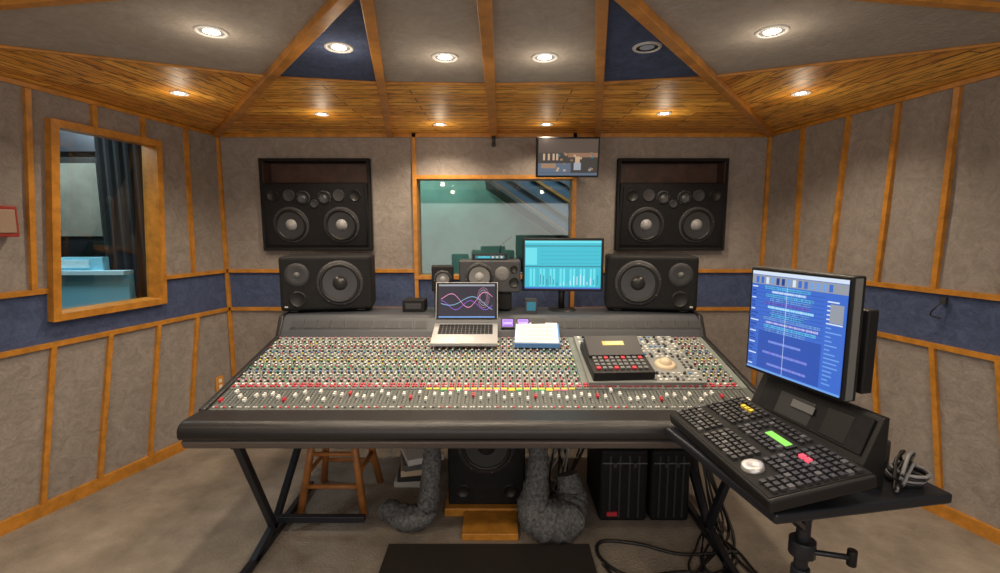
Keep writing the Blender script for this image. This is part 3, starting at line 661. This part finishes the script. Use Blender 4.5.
def daw_ui(b, w, h):
    R(b, w, h, 0, 0, 1, 1, E_blue, 0.0022); R(b, w, h, 0, 0.965, 1, 1, E_white); R(b, w, h, 0, 0.87, 1, 0.96, E_grey)
    for i in range(14): R(b, w, h, 0.05+i*0.06, 0.88, 0.085+i*0.06, 0.945, random.choice([E_dblue, E_blue, E_white, E_blue2]), 0.0035)
    R(b, w, h, 0, 0, 0.12, 0.86, E_blue, 0.003)
    tc_ = [E_blue2, E_sky, E_viol, E_blue2, E_sky]
    for i in range(22):
        y = 0.03+i*0.038; top = i > 9
        R(b, w, h, 0.12, y, 0.80, y+0.033, E_blue if top else E_mblue, 0.0034); R(b, w, h, 0.0, y-0.004, 0.8, y-0.001, E_dblue, 0.0038)
        R(b, w, h, 0.01, y+0.008, random.uniform(0.05, 0.11), y+0.02, E_white if i % 3 == 0 else E_dblue, 0.004)
        if top or i % 3 == 1:
            xa = random.uniform(0.13, 0.25); xb = random.uniform(0.6, 0.79); n = 50; R(b, w, h, xa, y+0.002, xb, y+0.030, tc_[i % 5] if top else E_viol, 0.0042)
            for k in range(n):
                x = xa+(xb-xa)*k/n; a = 0.002+random.random()*0.010; R(b, w, h, x, y+0.016-a, x+0.006, y+0.016+a, (E_white if i % 4 == 0 else E_dblue) if top else E_blue2, 0.0046)
    R(b, w, h, 0.81, 0.04, 1.0, 0.86, E_blue, 0.005)
    for i in range(20): R(b, w, h, 0.83, 0.07+i*0.038, 0.83+random.uniform(0.05, 0.15), 0.082+i*0.038, E_white if i > 13 else E_blue2, 0.0055)
    R(b, w, h, 0.86, 0.62, 0.98, 0.78, E_grey, 0.006)
    R(b, w, h, 0.42, 0.0, 0.424, 0.87, E_white, 0.0055); R(b, w, h, 0, 0, 1, 0.02, E_blue2, 0.006)
MC = (1.165, 1.765, 1.325)
mon = monitor('editing_monitor', MC, 0.44, 0.435, -74.4, 0, daw_ui, 0.055, 0.014)
b = B(); b.M = face_frame(MC, -74.4); b.box((0.221, 0, -0.02), (0.004, 0.42, 0.03), M_mgrey); b.build('side_bezel', mon)
b = B(); b.M = flat_frame((MC[0], MC[1], 0.85), -74.4)
b.box((0, 0.14, 0.22), (0.10, 0.04, 0.44), M_black); b.lathe((0, 0.16, 0.0), (0, 0, 1), [(0.0, 0.02), (0.05, 0.02), (0.06, 0.0)], M_black, 24)
b.box((0.0, 0.11, 0.45), (0.16, 0.08, 0.16), M_dgrey); b.box((0.1, 0.13, 0.42), (0.2, 0.05, 0.3), M_black); b.build('stand', mon, 0.006)
b = B(); b.M = flat_frame((1.40, 1.70, 0.851), -80)
b.box((-0.02, 0, 0.045), (0.22, 0.10, 0.09), M_dgrey)
b.box((-0.02, 0.0, 0.11), (0.18, 0.08, 0.04), M_black); b.build('interface_box', bevel=0.01)
b = B(); random.seed(11)
def tp(x, y, z): return TF @ V((x, y, z+0.02))
for i in range(10):
    o = random.uniform(-0.02, 0.02)
    b.tube([tp(0.29, 0.14+o, 0.01+0.006*i), tp(0.25+o*0.5, 0.20+o, 0.03+0.008*i), tp(0.22+o, 0.26, 0.05+0.006*i), tp(0.19+o, 0.29+o*0.4, 0.02+0.006*i), tp(0.18, 0.30, 0.008)], 0.0055, M_cablew if i % 3 == 0 else M_cable)
for i in range(4):
    pts = [tp(0.23+0.05*math.cos(k*0.8)+0.005*i, 0.24+0.05*math.sin(k*0.8), 0.012+0.012*i) for k in range(9)]; b.tube(pts, 0.0055, M_cablew if i % 2 else M_cable)
b.build('shelf_cable_bundle')

# ------------------------------------------------------------------ under the console
b = B(); sx, sy = -0.95, 2.82
b.lathe((sx, sy, 0.60), (0, 0, 1), [(0, 0), (0.16, 0), (0.17, 0.015), (0.165, 0.035), (0, 0.03)], M_stool, 28)
L = {}
for i, (u, v) in enumerate(((-1, -1), (1, -1), (1, 1), (-1, 1))):
    t = V((sx+u*0.10, sy+v*0.10, 0.60)); q = V((sx+u*0.19, sy+v*0.19, 0.0)); b.cyl(q, t, 0.023, M_stool, 0.02, 10); L[i] = (q, t)
for i in range(4):
    j = (i+1) % 4
    for z in ((0.17, 0.36) if i % 2 == 0 else (0.24, 0.42)):
        f = z/0.6; b.cyl(L[i][0].lerp(L[i][1], f), L[j][0].lerp(L[j][1], f), 0.014, M_stool)
b.build('wooden_bar_stool')

e = empty('subwoofer'); b = B(); b.bx(-0.26, 0.20, 2.66, 3.0, 0.05, 0.62, M_matte); b.build('cabinet', e, 0.01)
b = B(); b.M = face_frame((-0.03, 2.66, 0.42), 0); driver(b, 0, 0, 0.15, 0.001, M_cone, M_cap, 36); port(b, -0.14, -0.28, 0.035); port(b, 0.14, -0.28, 0.035); b.build('drivers', e)
b = B(); b.bx(-0.28, 0.22, 2.62, 3.02, 0, 0.05, M_trim); b.build('plinth', e, 0.004)
b = B(); b.bx(-0.16, 0.15, 2.40, 2.615, 0, 0.04, M_trim); b.build('wooden_step_block', bevel=0.004)
b = B(); b.bx(-0.55, 0.53, 1.55, 2.36, 0.0, 0.014, mat('rubber_mat', (0.024, 0.018, 0.015), 0.8, bump=0.4, bscale=150)); b.build('floor_mat', bevel=0.004)

random.seed(5)
b = B(); b.tube([(-0.34, 2.60, 0.69), (-0.34, 2.58, 0.5), (-0.34, 2.52, 0.3), (-0.37, 2.48, 0.12), (-0.47, 2.50, 0.07), (-0.62, 2.6, 0.06)], 0.055, M_foam, 16, 10, 0.13, rs=[0.05, 0.05, 0.052, 0.065, 0.07, 0.06]); b.build('foam_wrapped_cable_loom')
b = B(); b.tube([(0.27, 2.60, 0.69), (0.27, 2.58, 0.5), (0.26, 2.50, 0.32), (0.24, 2.44, 0.16), (0.31, 2.42, 0.11), (0.42, 2.46, 0.10), (0.46, 2.56, 0.16), (0.44, 2.6, 0.28)], 0.06, M_foam, 16, 10, 0.13, rs=[0.055, 0.055, 0.06, 0.10, 0.11, 0.11, 0.09, 0.06])
b.build('foam_wrapped_cable_loom')

for x0, x1 in ((0.63, 0.905), (0.925, 1.15)):
    e = empty('black_equipment_case'); b = B(); b.bx(x0, x1, 2.57, 3.0, 0.0, 0.44, M_matte); b.build('shell', e, 0.02, 3)
    b = B()
    for q in (0.2, 0.4, 0.6, 0.8): b.bx(x0+(x1-x0)*q-0.005, x0+(x1-x0)*q+0.005, 2.563, 2.572, 0.03, 0.41, M_dgrey)
    b.bx(x0+0.01, x1-0.01, 2.562, 2.572, 0.36, 0.366, M_mgrey)
    b.bx(x0+0.07, x0+0.09, 2.557, 2.57, 0.34, 0.37, M_dgrey); b.bx(x1-0.09, x1-0.07, 2.557, 2.57, 0.34, 0.37, M_dgrey)
    m = (x0+x1)/2; b.tube([(m-0.06, 2.79, 0.435), (m-0.05, 2.79, 0.47), (m+0.05, 2.79, 0.47), (m+0.06, 2.79, 0.435)], 0.01, M_black)
    if x0 < 0.8: b.bx(x0+0.04, x0+0.1, 2.560, 2.57, 0.04, 0.065, M_red)
    b.build('fittings', e)

b = B(); random.seed(21)
for i in range(14):
    x = random.uniform(0.33, 0.58); y = random.uniform(2.98, 3.2)
    b.tube([(x, y, 0.69), (x+random.uniform(-.05, .05), y, 0.5), (x+random.uniform(-.1, .1), y-0.05, 0.25), (x+random.uniform(-.12, .05), y-0.1, 0.02), (x+random.uniform(-.1, 0), y-0.2, 0.012)], random.uniform(0.005, 0.01), random.choice([M_cable, M_cablew, M_cable, M_lgrey]))
b.build('console_cable_bundle')
b = B()
for i in range(16):
    x = random.uniform(-0.66, -0.36); y = random.uniform(3.27, 3.4)
    b.tube([(x, y, 0.69), (x+random.uniform(-.05, .05), y, 0.5), (x+random.uniform(-.1, .1), y-0.03, 0.25), (x+random.uniform(-.12, .05), y-0.02, 0.02)], random.uniform(0.005, 0.01), random.choice([M_cable, M_cablew, M_cable, M_lgrey]))
b.build('console_cable_bundle')
b = B(); random.seed(4)
for i in range(12):
    x = 1.27+random.uniform(-0.02, 0.1)
    b.tube([(x, 2.95, 0.6), (x-0.02, 2.75, 0.25), (x-random.uniform(0, 0.08), 2.6-i*0.02, 0.012), (1.10+random.uniform(-0.15, 0.25), 2.35-0.03*i, 0.012), (1.15+random.uniform(-0.2, 0.2), 2.1, 0.012), (1.5, 1.8+0.03*i, 0.012)], random.choice([0.005, 0.007]), M_cable)
b.tube([(1.3, 2.05, 0.01), (1.0, 2.15, 0.01), (0.7, 2.12, 0.01), (0.57, 2.25, 0.01), (0.60, 2.38, 0.01), (0.8, 2.36, 0.01), (1.0, 2.28, 0.01), (1.3, 2.3, 0.01)], 0.009, M_cable)
b.tube([(1.35, 1.95, 0.01), (1.0, 2.05, 0.01), (0.66, 2.05, 0.01), (0.57, 2.2, 0.02)], 0.008, M_cable)
b.build('floor_cables')
b = B()
for i in range(5): b.box((-0.53+0.01*i, 3.08, 0.02+0.041*i), (0.24, 0.28, 0.04), (M_lgrey, M_dgrey, M_beige, M_mgrey, M_white)[i], Matrix.Rotation(0.1*i, 3, 'Z'))
b.build('document_stack')

# wall fittings
b = B()
def onwall(Y, z, side, off): return WP(Y, z, side)+WN(Y, z, side)*off
c = onwall(2.45, 1.74, -1, 0.03); rt = Matrix.Rotation(-0.2, 3, 'Z')
M_dred = mat('alarm_red', (0.30, 0.03, 0.02), 0.5); M_dim = mat('alarm_plate', (0.35, 0.25, 0.18), 0.5)
b.box(c, (0.06, 0.11, 0.16), M_dred, rt); b.box(c+V((0.032, -0.005, 0.0)), (0.008, 0.08, 0.12), M_dim, rt); b.build('fire_alarm_box', bevel=0.005)
b = B(); c = onwall(3.80, 0.42, -1, 0.006); b.box(c, (0.012, 0.075, 0.12), mat('orange_outlet', (0.7, 0.3, 0.05), 0.5), Matrix.Rotation(-0.25, 3, 'Z'))
for q in (-1, 1): b.box(c+V((0.007, 0, 0.025*q)), (0.004, 0.03, 0.03), M_white, Matrix.Rotation(-0.25, 3, 'Z'))
b.build('power_outlet', bevel=0.002)
b = B(); c = onwall(2.62, 1.30, 1, 0.012); b.box(c, (0.02, 0.03, 0.04), M_dgrey, Matrix.Rotation(0.25, 3, 'Z'))
b.tube([c, c+V((-0.03, 0.02, -0.05)), c+V((-0.02, 0.05, -0.09)), c+V((-0.01, 0.0, -0.10))], 0.004, M_cable); b.build('wall_cable_hook')

# ------------------------------------------------------------------ camera
cam = bpy.data.cameras.new('camera'); co = bpy.data.objects.new('camera', cam); sc.collection.objects.link(co)
cam.sensor_width = 36; cam.lens = 17.0; cam.clip_start = 0.05
co.location = (0.05, 0, 1.7); co.rotation_euler = (math.radians(83), 0, 0)
sc.camera = co
w = bpy.data.worlds.new('world'); sc.world = w; w.use_nodes = True
w.node_tree.nodes['Background'].inputs['Color'].default_value = (0.02, 0.02, 0.02, 1)
